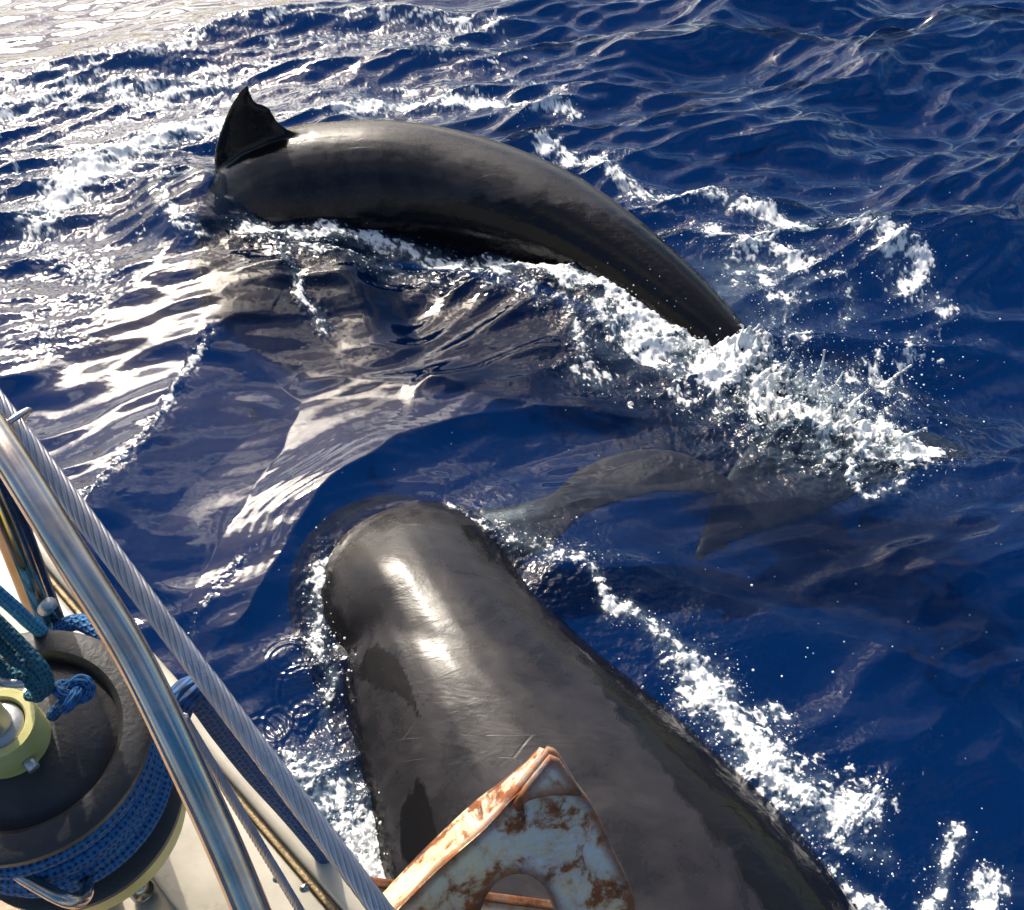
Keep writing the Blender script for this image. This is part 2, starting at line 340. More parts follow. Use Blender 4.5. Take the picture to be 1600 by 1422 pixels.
# foam, plus one bow-wave reflection drawn as foam: (photograph pixel path, half width m, strength)
FOAM_SHEEN = [
 ([(-80,150),(0,140),(60,130),(150,112),(250,95),(330,62),(430,42),(560,32),(700,42),(790,48)], .18, .62),
 ([(-60,190),(60,150),(200,135),(320,128)], .30, .70),
 ([(0,240),(120,190),(240,150)], .25, .50),
 ([(380,112),(440,98),(530,105)], .10, .62), ([(640,92),(700,96),(750,86)], .07, .72), ([(790,130),(850,136),(868,165)], .07, .58),
 ([(420,70),(560,60),(740,66)], .22, .48),
 ([(80,345),(130,300),(200,258),(270,222),(335,205)], .20, .98), ([(150,255),(260,205),(340,190)], .22, .62),
 ([(455,180),(560,165),(680,157),(800,165),(890,176)], .10, .92), ([(470,150),(600,140),(720,140)], .12, .40),
 ([(262,268),(262,330),(285,385),(320,410)], .06, .66),
 ([(60,360),(100,400),(140,440),(150,470)], .14, .55), ([(30,470),(75,500),(90,545)], .13, .42), ([(60,250),(20,300),(0,340)], .2, .35),
 ([(200,290),(230,330),(240,380)], .16, .40),
 ([(405,378),(480,386),(560,378),(640,388),(720,402),(780,428)], .10, .80), ([(420,395),(480,415),(560,420),(700,440)], .11, .55),
 ([(438,400),(462,450),(478,490),(510,525)], .03, .70),
 ([(775,398),(850,428),(905,448),(960,468),(1005,500),(1060,528)], .09, 1.05), ([(760,455),(800,440),(840,480)], .06, .62),
 ([(880,480),(905,540),(935,600)], .06, .62), ([(930,490),(990,545),(1060,580)], .10, .78),
 ([(1000,515),(1080,550),(1150,588),(1220,618),(1300,652),(1390,690)], .17, .98), ([(900,590),(1000,610),(1100,625),(1200,650)], .12, .50),
 ([(860,232),(920,258),(1000,298),(1080,310),(1150,325),(1230,345),(1300,370),(1380,408),(1440,445)], .10, .78),
 ([(880,250),(960,300),(1040,345)], .14, .42),
 ([(1100,365),(1150,398),(1200,395),(1235,430)], .13, .72), ([(1180,440),(1230,480),(1250,540)], .14, .66), ([(1290,440),(1340,470),(1330,500)], .07, .62),
 ([(1370,420),(1410,450),(1480,490)], .12, .66), ([(1445,520),(1435,580),(1415,630)], .06, .60), ([(1330,590),(1370,570),(1400,600)], .05, .6),
 ([(1390,560),(1400,640),(1420,680)], .05, .55),
 ([(700,803),(760,838),(830,868),(900,898),(955,950)], .04, .62), ([(955,955),(1020,990),(1070,1035),(1110,1085)], .055, .80),
 ([(1090,1060),(1125,1105),(1160,1150),(1200,1215),(1250,1248),(1310,1268),(1365,1282)], .085, 1.0),
 ([(1150,1110),(1200,1112),(1225,1125)], .03, .80), ([(1290,1290),(1340,1330),(1400,1345)], .04, .72), ([(1310,1370),(1340,1400),(1380,1430)], .05, .70),
 ([(1510,1320),(1500,1360),(1490,1400),(1470,1430)], .05, .76), ([(1560,1425),(1600,1400)], .05, .8),
 ([(515,880),(495,940),(500,1000),(520,1060)], .045, .74), ([(505,1080),(510,1130),(525,1190)], .055, .58), ([(560,960),(580,1000),(585,1010)], .04, .66),
 ([(470,1215),(520,1255),(565,1310),(610,1370)], .13, .90), ([(440,1240),(520,1330),(580,1400)], .14, .66),
 ([(335,545),(255,670),(160,800)], .030, .62), ([(385,878),(330,960),(300,1010)], .02, .42),  # second path: bright reflection on the bow wave, painted white
 ([(1325,720),(1340,695),(1375,690),(1405,715),(1400,755),(1365,775),(1335,765),(1325,730)], .028, .86), ([(1280,690),(1290,725),(1275,745)], .02, .7), ([(820,850),(880,880),(950,880)], .06, .42), ([(900,1000),(1000,900),(1060,930)], .05, .25),
]
# churned but mostly clear water: path, half width, strength
CHURN = [([(-80,230),(120,190),(300,130),(450,95),(650,80),(880,130)], .50, .75), ([(20,480),(60,380),(150,320),(260,250)], .45, .55), ([(880,250),(1040,330),(1200,420),(1330,480),(1440,560)], .42, .75),
 ([(510,860),(500,1000),(510,1120),(520,1260),(590,1400)], .11, .8), ([(740,830),(900,920),(1050,1040),(1180,1180),(1350,1330)], .24, .6), ([(420,400),(600,410),(800,450),(930,540)], .20, .7), ([(1000,600),(1150,640),(1260,690)], .15, .6)]
# milky wisps of fine bubbles under the surface
MILK = [([(1130,850),(1260,900),(1400,930),(1520,975),(1620,1020)], .06, .05), ([(1350,860),(1450,910),(1560,960)], .04, .07), ([(880,885),(1060,925),(1240,985),(1420,1050)], .05, .045),
 ([(1200,870),(1290,920),(1300,980)], .04, .04), ([(740,800),(800,800),(870,790)], .06, .20), ([(1480,560),(1500,640),(1440,700)], .04, .07), ([(1100,1100),(1180,1180),(1240,1240)], .12, .22), ([(960,640),(1080,690),(1150,720)], .06, .12)]
# crests: path, height, width on left of travel, width on right
RIDGE = [
 ([(-200,170),(0,125),(150,105),(330,60),(430,38),(560,28),(760,40),(900,60)], .085, .55, .22),
 ([(860,230),(1000,292),(1150,320),(1300,365),(1440,440),(1500,520)], .06, .40, .16),
 ([(60,360),(200,255),(340,195),(560,160),(800,160)], .05, .22, .25),
 ([(640,480),(500,508),(340,540),(255,670),(160,800),(60,960)], .14, -.55, 1.4),
 ([(1020,660),(880,648),(700,672),(600,712),(510,780),(445,870),(390,960),(300,1060)], .060, .10, -.50),
 ([(240,290),(250,360),(300,410),(400,440),(480,450)], .05, .12, .2),
 ([(640,600),(740,630),(880,652),(1090,655)], .035, .12, .12),
 ([(820,860),(1000,905),(1200,965),(1400,1040),(1560,1120),(1650,1200)], .035, .10, .28),
 ([(1350,850),(1480,920),(1600,975),(1700,1030)], .03, .12, .22),
 ([(700,800),(830,862),(960,950),(1080,1060),(1190,1210),(1330,1330)], .04, .12, .10),
]
def build_sea():
    # mesh rows and columns: fine where the sea is near, coarse far out
    rows_px = np.concatenate([np.linspace(-260, -20, 60), np.arange(-18, 1442, 1.62), np.linspace(1446, 1760, 60)])
    ry = np.array([G(800, p)[1] for p in rows_px])
    far = np.geomspace(ry[0] * 1.15, 4000, 26)[::-1]; near = -np.geomspace(.6, 60, 16)
    ys = np.concatenate([far, ry, near])
    dep = np.where(ys > -1e9, ys * CP + CAM_H * SP, 0); dep = np.maximum(dep, 1.6)
    cx = np.concatenate([-np.geomspace(.62, 6, 40)[::-1], np.arange(-820, 820.1, 1.75) / FPX, np.geomspace(.62, 6, 40)])
    X = dep[:, None] * cx[None, :]; Y = np.repeat(ys[:, None], len(cx), 1)
    nr, nc = X.shape
    inner = (np.abs(Y) < 40) & (np.abs(X) < 40)
    x, y = X, Y
    fade = 1 - sstep(14, 60, np.hypot(x, y))
    # ambient wind waves, choppy
    H = np.zeros_like(x); DX = np.zeros_like(x); DY = np.zeros_like(x)
    wr = np.random.default_rng(21); wx = x + .22 * fbm(x, y, .7, 2, 60); wy = y + .22 * fbm(x, y, .7, 2, 61)
    calm = 1 - .55 * np.exp(-(((x + .1) / 1.7) ** 2 + ((y - 2.6) / 1.4) ** 2))
    for (px, py, rx, ry_, s_) in ((230, 520, 1.1, .8, .74), (170, 30, 2.6, 1.6, .6), (520, 690, .9, .6, .80), (400, 880, .5, .45, .75), (1120, 800, .8, .45, .6), (1250, 950, .8, .5, .5)):
        gx, gy = G(px, py)[:2]; calm *= 1 - s_ * np.exp(-(((x - gx) / rx) ** 2 + ((y - gy) / ry_) ** 2))
    calm *= 1 + .38 * sstep(3.7, 5.0, y) * sstep(-.6, .8, x)
    for i in range(46):
        lam = 10 ** wr.uniform(-.9, .38); th = R(102) + wr.normal(0, .42); k = 2 * np.pi / lam
        a = .0105 * lam ** .85 * (1.0 + .45 * (lam < .9)) * wr.uniform(.5, 1.2); ph = wr.uniform(0, 6.28)
        q = k * (wx * np.cos(th) + wy * np.sin(th)) + ph; m = calm * fade
        H += a * m * np.cos(q); DX -= a * m * .8 * np.cos(th) * np.sin(q); DY -= a * m * .8 * np.sin(th) * np.sin(q)
    H += fade * .010 * fbm(x, y, 2.2, 3, 70) * calm
    # crests thrown up by the animals
    for pts, h, wl, wrr in RIDGE:
        pl = dense(stroke(pts), 5); D, S, T = poly_dist(x + .03 * perlin(x * 5, y * 5, 31), y + .03 * perlin(x * 5, y * 5, 32), pl)
        w = np.where(S > 0, wl, wrr); end = sstep(0, .12, T) * (1 - sstep(.88, 1, T))
        prof = np.exp(-np.abs(D / np.abs(w)) ** 1.25); lin = np.clip(1 - D / np.abs(w), 0, 1); lin = lin * .85 + .15 * lin * lin
        prof = np.where(w < 0, lin, prof)                # negative width: an even slope
        H += h * prof * end * (.8 + .5 * perlin(x * 1.7, y * 1.7, 33))
    # smooth rings of water round the head of the near whale
    hx, hy = G(610, 900)[:2]; rr = np.hypot((x - hx), (y - hy) * .95)
    ang = np.arctan2(y - hy, x - hx)
    ringm = np.exp(-((rr - .50) / .20) ** 2) * sstep(-.1, .9, np.sin(ang - .35))
    H += ringm * (.0005 * np.sin(rr * 150 * (1 + .25 * perlin(x * 2, y * 2, 36)) + 2.5 * perlin(x * 3, y * 3, 35)) + .02)
    # rain rings
    rr_ = np.random.default_rng(5)
    spots = [(1305,327),(1460,88),(1405,212),(1545,382),(1590,172),(1330,255),(1210,375),(1090,60),(1300,130),(1520,428),(1490,200),(1440,365),(1270,290),(1380,180),(1000,250),(900,200),(470,1075),(450,1030),(430,1120),(400,1150),(470,1110),(235,10),(420,190)]
    spots += [(rr_.uniform(820, 1600), rr_.uniform(10, 440)) for _ in range(22)]
    for px, py in spots:
        gx, gy = G(px, py)[:2]; r0 = rr_.uniform(.03, .11); m = (np.abs(x - gx) < .3) & (np.abs(y - gy) < .3)
        r = np.hypot(x[m] - gx, y[m] - gy); H[m] += .0015 * np.exp(-((r - r0) / .022) ** 2) * np.cos((r - r0) * 2 * np.pi / .024)
    # foam
    foam = np.zeros_like(x); 
    wxx = x + .05 * fbm(x, y, 6, 3, 40); wyy = y + .05 * fbm(x, y, 6, 3, 41)
    for pts, w, s in FOAM_SHEEN:
        pl = dense(stroke(pts), 4); D, S, T = poly_dist(wxx, wyy, pl, reach=.9)
        foam = np.maximum(foam, s * np.exp(-np.abs(D / (w * 1.35)) ** 1.5))
    zone = foam.copy()
    n1 = fbm(x, y, 7.0, 5, 44, .62); rid = 1 - np.abs(fbm(x, y, 9.0, 4, 45, .6)) * 2.2; n2 = fbm(x, y, 30, 3, 47, .6)
    n0 = fbm(x, y, 2.6, 3, 43, .6)
    den = zone * .98 + .30 * n0 + .62 * n1 + .24 * (rid - .55) + .20 * n2
    fo = sstep(.42, 1.02, den) * sstep(.06, .25, zone)
    milk = sstep(.22, .95, zone + .25 * n1) * .5
    for (px, py, r, s) in ((1185,440,.30,.55),(1290,650,.34,.85),(1180,600,.28,.6),(1220,500,.25,.35),(1000,540,.25,.4),(620,180,.6,.25),(560,1300,.2,.4)):
        gx, gy = G(px, py)[:2]; milk = np.maximum(milk, s * np.exp(-(np.hypot(x - gx, y - gy) / r) ** 2) * (.7 + .9 * n1))
    for pts, w, s_ in MILK:
        D, S, T = poly_dist(wxx, wyy, dense(stroke(pts), 4), reach=.9); milk = np.maximum(milk, s_ * np.exp(-(D / w) ** 2) * np.clip(.55 + 1.2 * n1, 0, 1.3) * sstep(0, .15, T) * (1 - sstep(.8, 1, T)))
    milk = np.clip(milk, 0, 1) * (1 - .0 * fo)
    churn = np.zeros_like(x)
    for pts, w, s_ in CHURN:
        D, S, T = poly_dist(wxx, wyy, dense(stroke(pts), 4), reach=1.3); churn = np.maximum(churn, s_ * np.exp(-(D / w) ** 2))
    H += churn * np.clip(.6 + 1.2 * n0, .1, 1.5) * (.022 * fbm(x, y, 5, 3, 56, .6) + .016 * (.5 - np.abs(fbm(x, y, 11, 4, 57, .62))) + .004 * fbm(x, y, 45, 2, 58))
    fo = np.maximum(fo, sstep(.62, .80, .42 * churn + .62 * n1 + .30 * n2 + .25 * (rid - .5) + .12 * n0) * .95)
    zone = np.maximum(zone, churn * .35)
    # churned relief under foam and heaps of froth
    H += zone ** 1.3 * (.030 * fbm(x, y, 8, 3, 50, .6) + .014 * fbm(x, y, 24, 3, 51, .6) + .006 * fbm(x, y, 60, 2, 52, .6)) + fo * (.006 + .008 * n2)
    gx, gy = G(1290, 650)[:2]; sp = np.exp(-(np.hypot((x - gx) / .42, (y - gy) / .30)) ** 2)
    gx, gy = G(318, 345)[:2]; H += .20 * np.exp(-(np.hypot((x - gx) / .25, (y - gy) / .34)) ** 2)
    gx, gy = G(1168, 556)[:2]; sp = np.maximum(sp, 1.1 * np.exp(-(np.hypot((x - gx) / .17, (y - gy) / .14)) ** 2)); fo = np.maximum(fo, .62 * (np.hypot((x - gx) / .17, (y - gy) / .14) < .75))
    rdg = .5 - np.abs(fbm(x, y, 6, 4, 55, .6)); H += sp * (.03 + .11 * np.maximum(rdg, -.1) + .05 * fbm(x, y, 17, 3, 59, .6))
    fo = np.where(sp > .25, np.clip(fo * (.42 + 1.5 * rdg), 0, 1), fo)
    rough = np.clip(.28 + .8 * zone + .55 * sstep(.2, 1.0, x - .5) * sstep(3.6, 4.4, y) + .3 * sstep(-.6, -1.6, x) * sstep(3.2, 4.2, y), 0, 1)
    wa, wb = x * .97 + y * .24, (y * .97 - x * .24) * 1.6
    for (px, py, rx, ry_, s_) in ((230, 540, .9, .6, .55), (500, 690, .8, .5, .7), (400, 880, .5, .45, .7), (1120, 800, .8, .45, .6)):
        gx, gy = G(px, py)[:2]; rough = rough * (1 - s_ * np.exp(-(((x - gx) / rx) ** 2 + ((y - gy) / ry_) ** 2)))
    H += fade * rough * (.0036 * fbm(wa + .02 * n1, wb, 22, 3, 65, .5) + .0009 * fbm(x, y, 85, 2, 66))
    # lace: bubbles open holes in the foam
    v1, v2 = worley(x, y, 70, 1), worley(x + .01 * n2, y, 30, 2)
    holes = (.65 * (v1 - .46) + .85 * (v2 - .48) + .25 * n2) * sstep(.02, .22, fo)
    fo = sstep(.30, .78, fo + holes * (1.15 - .3 * fo)) * .97
    X = X + DX * inner; Y = Y + DY * inner
    co = np.stack([X, Y, H * inner], -1).reshape(-1, 3).astype(np.float32)
    idx = np.arange(nr * nc).reshape(nr, nc)
    a, b, c, d = idx[:-1, :-1], idx[1:, :-1], idx[1:, 1:], idx[:-1, 1:]
    q = np.stack([a, b, c, d], -1).reshape(-1, 4).astype(np.int32)
    me = bpy.data.meshes.new('sea'); me.vertices.add(nr * nc); me.vertices.foreach_set('co', co.ravel())
    me.loops.add(q.size); me.loops.foreach_set('vertex_index', q.ravel())
    me.polygons.add(len(q)); me.polygons.foreach_set('loop_start', np.arange(0, q.size, 4, dtype=np.int32))
    me.update(calc_edges=True)
    for nm, arr in (('foam', fo), ('milk', milk), ('rough', rough)):
        at = me.attributes.new(nm, 'FLOAT', 'POINT'); at.data.foreach_set('value', arr.astype(np.float32).ravel())
    o = obj('sea', me, M['water']); tag(o, kind='structure')
    return co.reshape(-1, 3), fo.ravel(), zone.ravel()
SEA, SEAF, SEAZ = build_sea()
# scattering depths of the sea, below the swimming animals' fins
dp = obj('deep_water', mesh_from('deep_water', [(-4000, -400, -.52), (4000, -400, -.52), (4000, 5000, -.52), (-4000, 5000, -.52)], [(0, 1, 2, 3)]), M['deep'], None, False)
tag(dp, kind='structure')

# ------------------------------------------------------------------ whales
def loft(bm, st, seg=40):
    """st: list of (centre, half width, half height up, half height down)"""
    cs = catmull([np.concatenate([np.asarray(s[0], float), [s[1], s[2], s[3]]]) for s in st], 6)
    rings = []
    for i, c in enumerate(cs):
        t = Vector(cs[min(i + 1, len(cs) - 1)][:3]) - Vector(cs[max(i - 1, 0)][:3]); t.normalize()
        s = t.cross(Vector((0, 0, 1))).normalized(); u = s.cross(t).normalized(); ring = []
        for k in range(seg):
            a = 2 * math.pi * k / seg; ca, sa = math.cos(a), math.sin(a)
            hh = c[4] if sa > 0 else c[5]
            ring.append(bm.verts.new(Vector(c[:3]) + s * (max(c[3], .004) * ca) + u * (max(hh, .004) * sa)))
        rings.append(ring)
    for i in range(len(rings) - 1):
        for k in range(seg):
            bm.faces.new((rings[i][k], rings[i][(k + 1) % seg], rings[i + 1][(k + 1) % seg], rings[i + 1][k]))
    bm.faces.new(rings[0][::-1]); bm.faces.new(rings[-1])
def blade(bm, le, te, nrm, th, n=5, seg=14):
    le, te = np.array(catmull(le, n)), np.array(catmull(te, n)); nrm = np.asarray(nrm, float); nrm /= np.linalg.norm(nrm)
    tt = np.interp(np.linspace(0, 1, len(le)), np.linspace(0, 1, len(th)), th); rings = []
    for i in range(len(le)):
        c = (le[i] + te[i]) / 2; h = (le[i] - te[i]) / 2; ring = []
        for k in range(seg):
            a = 2 * math.pi * k / seg; ring.append(bm.verts.new(Vector(c + h * math.cos(a) + nrm * tt[i] * math.sin(a) * (.75 + .25 * math.cos(a)))))
        rings.append(ring)
    for i in range(len(rings) - 1):
        for k in range(seg):
            bm.faces.new((rings[i][k], rings[i][(k + 1) % seg], rings[i + 1][(k + 1) % seg], rings[i + 1][k]))
    bm.faces.new(rings[0][::-1]); bm.faces.new(rings[-1])
def in_poly(px, py, poly):
    ins = np.zeros(px.shape, bool); n = len(poly)
    for i in range(n):
        x1, y1 = poly[i]; x2, y2 = poly[(i + 1) % n]
        c = ((y1 > py) != (y2 > py)); xx = (x2 - x1) * (py - y1) / (y2 - y1 + 1e-9) + x1; ins ^= c & (px < xx)
    return ins
def finish_whale(name, bm, base, voxel, wet_shade_fn, label, pale_fn, shape_fn=None):
    bmesh.ops.recalc_face_normals(bm, faces=bm.faces)
    tmp = bpy.data.meshes.new('tmp'); bm.to_mesh(tmp); bm.free(); o = bpy.data.objects.new('tmp', tmp); COL.objects.link(o)
    r = o.modifiers.new('r', 'REMESH'); r.mode = 'VOXEL'; r.voxel_size = voxel
    s = o.modifiers.new('s', 'SMOOTH'); s.factor = .5; s.iterations = 12
    me = evaluated_mesh(o); bpy.data.objects.remove(o); me.name = name
    co = np.zeros(len(me.vertices) * 3, np.float32); me.vertices.foreach_get('co', co); co = co.reshape(-1, 3)
    if shape_fn: co = shape_fn(co.astype(float)).astype(np.float32)
    wet_shade = wet_shade_fn(co.astype(float)); at = me.attributes.new('wet_shade', 'FLOAT', 'POINT'); at.data.foreach_set('value', (wet_shade * sstep(-.06, -.02, co[:, 2])).astype(np.float32))
    at = me.attributes.new('pale', 'FLOAT', 'POINT'); at.data.foreach_set('value', pale_fn(co.astype(float)).astype(np.float32))
    b = np.asarray(base, np.float32); me.vertices.foreach_set('co', (co - b).ravel()); me.update()
    w = obj(name, me, M['skin']); w.location = base; tag(w, label, 'whale', 'whales swimming beside the boat'); return w

def far_whale():
    bm = bmesh.new()
    loft(bm, [((-2.0, 4.45, -2.40), .05, .05, .05), ((-1.98, 4.46, -2.30), .24, .22, .22), ((-1.90, 4.52, -1.85), .36, .34, .36), ((-1.78, 4.60, -1.28), .40, .36, .42), ((-1.61, 4.68, -.64), .40, .35, .44),
              ((-1.36, 4.76, -.12), .41, .42, .44), ((-.85, 4.80, .01), .39, .40, .42), ((-.33, 4.72, .03), .36, .36, .38), ((.17, 4.46, .03), .31, .30, .34),
              ((.56, 4.10, .0), .24, .245, .27), ((.86, 3.74, -.05), .185, .205, .21), ((1.08, 3.42, -.12), .13, .18, .17), ((1.24, 3.14, -.18), .08, .13, .12), ((1.38, 2.92, -.20), .05, .05, .05), ((1.5, 2.75, -.22), .02, .02, .02)])
    yf = 4.77
    blade(bm, [PY(a, b, yf) for a, b in ((345,330),(334,270),(334,235),(343,203),(356,170),(370,146),(384,131))],
              [PY(a, b, yf) for a, b in ((520,262),(490,218),(456,203),(436,188),(422,166),(401,160),(390,131))], (0, 1, 0), [.085, .07, .055, .04, .028, .018, .010])
    blade(bm, [G(1215,640,-.16), G(1150,715,-.20), G(1108,790,-.27), G(1083,862,-.33)], [G(1345,775,-.22), G(1260,815,-.26), G(1170,842,-.31), G(1090,884,-.34)], (.1, .15, 1), [.055, .04, .022, .010])
    blade(bm, [G(1270,630,-.16), G(1375,662,-.20), G(1460,678,-.25), G(1518,702,-.30)], [G(1330,775,-.22), G(1405,748,-.25), G(1465,724,-.28), G(1524,720,-.31)], (-.05, .15, 1), [.055, .04, .022, .010])
    def wet_shade(v):
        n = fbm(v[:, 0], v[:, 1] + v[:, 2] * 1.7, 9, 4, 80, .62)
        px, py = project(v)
        edge = np.interp(px, [360, 480, 560, 700, 900, 1050, 1200], [345, 342, 332, 312, 318, 375, 440])      # dripping edge along the flank; shade below it put into the colour
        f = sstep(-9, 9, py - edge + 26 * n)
        finm = sstep(-16, 16, (470 - px) * .55 - (py - 205) * .8 + 8 + 10 * n) * (px < 480) * (py < 330)  # fin, with its shadow on the back darkened into the skin colour
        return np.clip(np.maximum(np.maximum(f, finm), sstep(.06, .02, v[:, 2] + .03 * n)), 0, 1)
    return finish_whale('pilot_whale', bm, (-.6, 4.7, 0), .012, wet_shade, 'arched black whale back with a notched dorsal fin, its tail flukes under the splash',
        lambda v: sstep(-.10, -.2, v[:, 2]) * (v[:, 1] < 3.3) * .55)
far_whale()

def near_whale():
    bm = bmesh.new()
    loft(bm, [((-.69, 2.72, -.46), .05, .05, .05), ((-.66, 2.65, -.45), .28, .20, .20), ((-.55, 2.42, -.41), .43, .31, .32), ((-.39, 2.14, -.30), .475, .425, .40), ((-.245, 1.84, -.21), .43, .415, .44),
              ((-.075, 1.50, -.18), .50, .43, .47), ((.165, 1.12, -.18), .60, .45, .50), ((.43, .68, -.20), .66, .46, .52), ((.66, .16, -.27), .58, .44, .50), ((.88, -.40, -.36), .42, .40, .42),
              ((1.16, -1.0, -.47), .28, .32, .32), ((1.42, -1.6, -.56), .14, .2, .2), ((1.6, -2.05, -.62), .07, .11, .11), ((1.72, -2.3, -.64), .03, .04, .04)])
    # flipper on the far side, lobes of the tail out of sight under the bow
    blade(bm, [G(735,800,-.36), G(850,778,-.30), G(905,735,-.22), G(975,706,-.17), G(1050,703,-.15), G(1112,728,-.16), G(1166,770,-.20)],
              [G(735,900,-.38), G(850,862,-.32), G(905,812,-.24), G(965,787,-.19), G(1045,772,-.17), G(1112,775,-.18), G(1168,779,-.20)], (0, .1, 1), [.06, .055, .045, .035, .026, .018, .008])
    for s in (-1, 1):
        ax = Vector((.42, -.9, 0)); sx = Vector((.9, .42, 0)) * s; b = Vector((1.62, -2.1, -.62))
        blade(bm, [b, b + sx * .28 + ax * .10, b + sx * .52 + ax * .24, b + sx * .66 + ax * .42], [b + ax * .34, b + sx * .26 + ax * .36, b + sx * .48 + ax * .40, b + sx * .64 + ax * .46], (0, 0, 1), [.05, .035, .02, .01])
    def wet_shade(v):
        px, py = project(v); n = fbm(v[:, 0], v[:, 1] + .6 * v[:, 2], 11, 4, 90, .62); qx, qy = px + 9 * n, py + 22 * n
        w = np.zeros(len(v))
        for poly in ([(562,1030),(590,1008),(612,1012),(632,1050),(650,1095),(655,1118),(620,1085),(580,1068),(552,1066)], [(652,1215),(668,1240),(676,1280),(690,1330),(664,1365),(628,1345),(626,1270),(640,1240)]):  # darker, smoother patches with ragged outlines
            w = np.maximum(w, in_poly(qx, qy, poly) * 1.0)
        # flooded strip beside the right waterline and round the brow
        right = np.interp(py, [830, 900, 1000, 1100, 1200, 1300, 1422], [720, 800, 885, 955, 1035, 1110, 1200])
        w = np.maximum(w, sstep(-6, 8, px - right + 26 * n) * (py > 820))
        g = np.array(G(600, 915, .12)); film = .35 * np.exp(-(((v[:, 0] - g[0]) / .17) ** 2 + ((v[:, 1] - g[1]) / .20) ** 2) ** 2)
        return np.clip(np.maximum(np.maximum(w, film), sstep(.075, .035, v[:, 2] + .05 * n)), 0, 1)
    def dent(v):                                        # crease behind the forehead on the near side
        g = np.array(G(545, 1000, .04)); q = np.exp(-(((v[:, 0] - g[0]) / .085) ** 2 + ((v[:, 1] - g[1]) / .06) ** 2)); v[:, 0] += .03 * q; v[:, 2] -= .012 * q
        g = np.array(G(640, 1000, .15)); d = (v[:, 0] - g[0]) * .42 + (v[:, 1] - g[1]) * .9; v[:, 2] -= .004 * np.exp(-(d / .05) ** 2) * (v[:, 2] > 0)
        g = np.array(G(600, 905, .12)); q = np.exp(-(((v[:, 0] - g[0]) / .20) ** 2 + ((v[:, 1] - g[1]) / .16) ** 2)); v[:, 2] += .02 * q * (v[:, 2] > -.1)
        return v
    return finish_whale('pilot_whale', bm, (-.1, 1.6, 0), .0105, wet_shade, 'broad dark grey whale with its sunlit forehead just breaking the surface',
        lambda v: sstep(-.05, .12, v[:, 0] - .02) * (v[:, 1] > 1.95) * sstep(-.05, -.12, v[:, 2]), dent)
near_whale()

# ------------------------------------------------------------------ splash, spray and floating bubbles
ICO = None
def ico(sub):
    bm = bmesh.new(); bmesh.ops.create_icosphere(bm, subdivisions=sub, radius=1.0)
    v = np.array([x.co[:] for x in bm.verts]); f = np.array([[x.index for x in p.verts] for p in bm.faces]); bm.free(); return v, f
def balls(name, cen, rad, mat, sub=1, squash=None, jit=.0):
    v, f = ico(sub); n = len(cen); cen = np.asarray(cen); rad = np.asarray(rad)
    s = np.ones((n, 3)) if squash is None else squash
    V = (v[None] * rad[:, None, None] * s[:, None, :])
    if jit: V = V * (1 + rng.normal(0, jit, (n, len(v), 1)))
    V = V + cen[:, None, :]
    F = f[None] + (np.arange(n) * len(v))[:, None, None]
    me = bpy.data.meshes.new(name); V = V.reshape(-1, 3).astype(np.float32); F = F.reshape(-1, 3).astype(np.int32)
    me.vertices.add(len(V)); me.vertices.foreach_set('co', V.ravel()); me.loops.add(F.size); me.loops.foreach_set('vertex_index', F.ravel())
    me.polygons.add(len(F)); me.polygons.foreach_set('loop_start', np.arange(0, F.size, 3, dtype=np.int32)); me.update(calc_edges=True)
    return obj(name, me, mat)
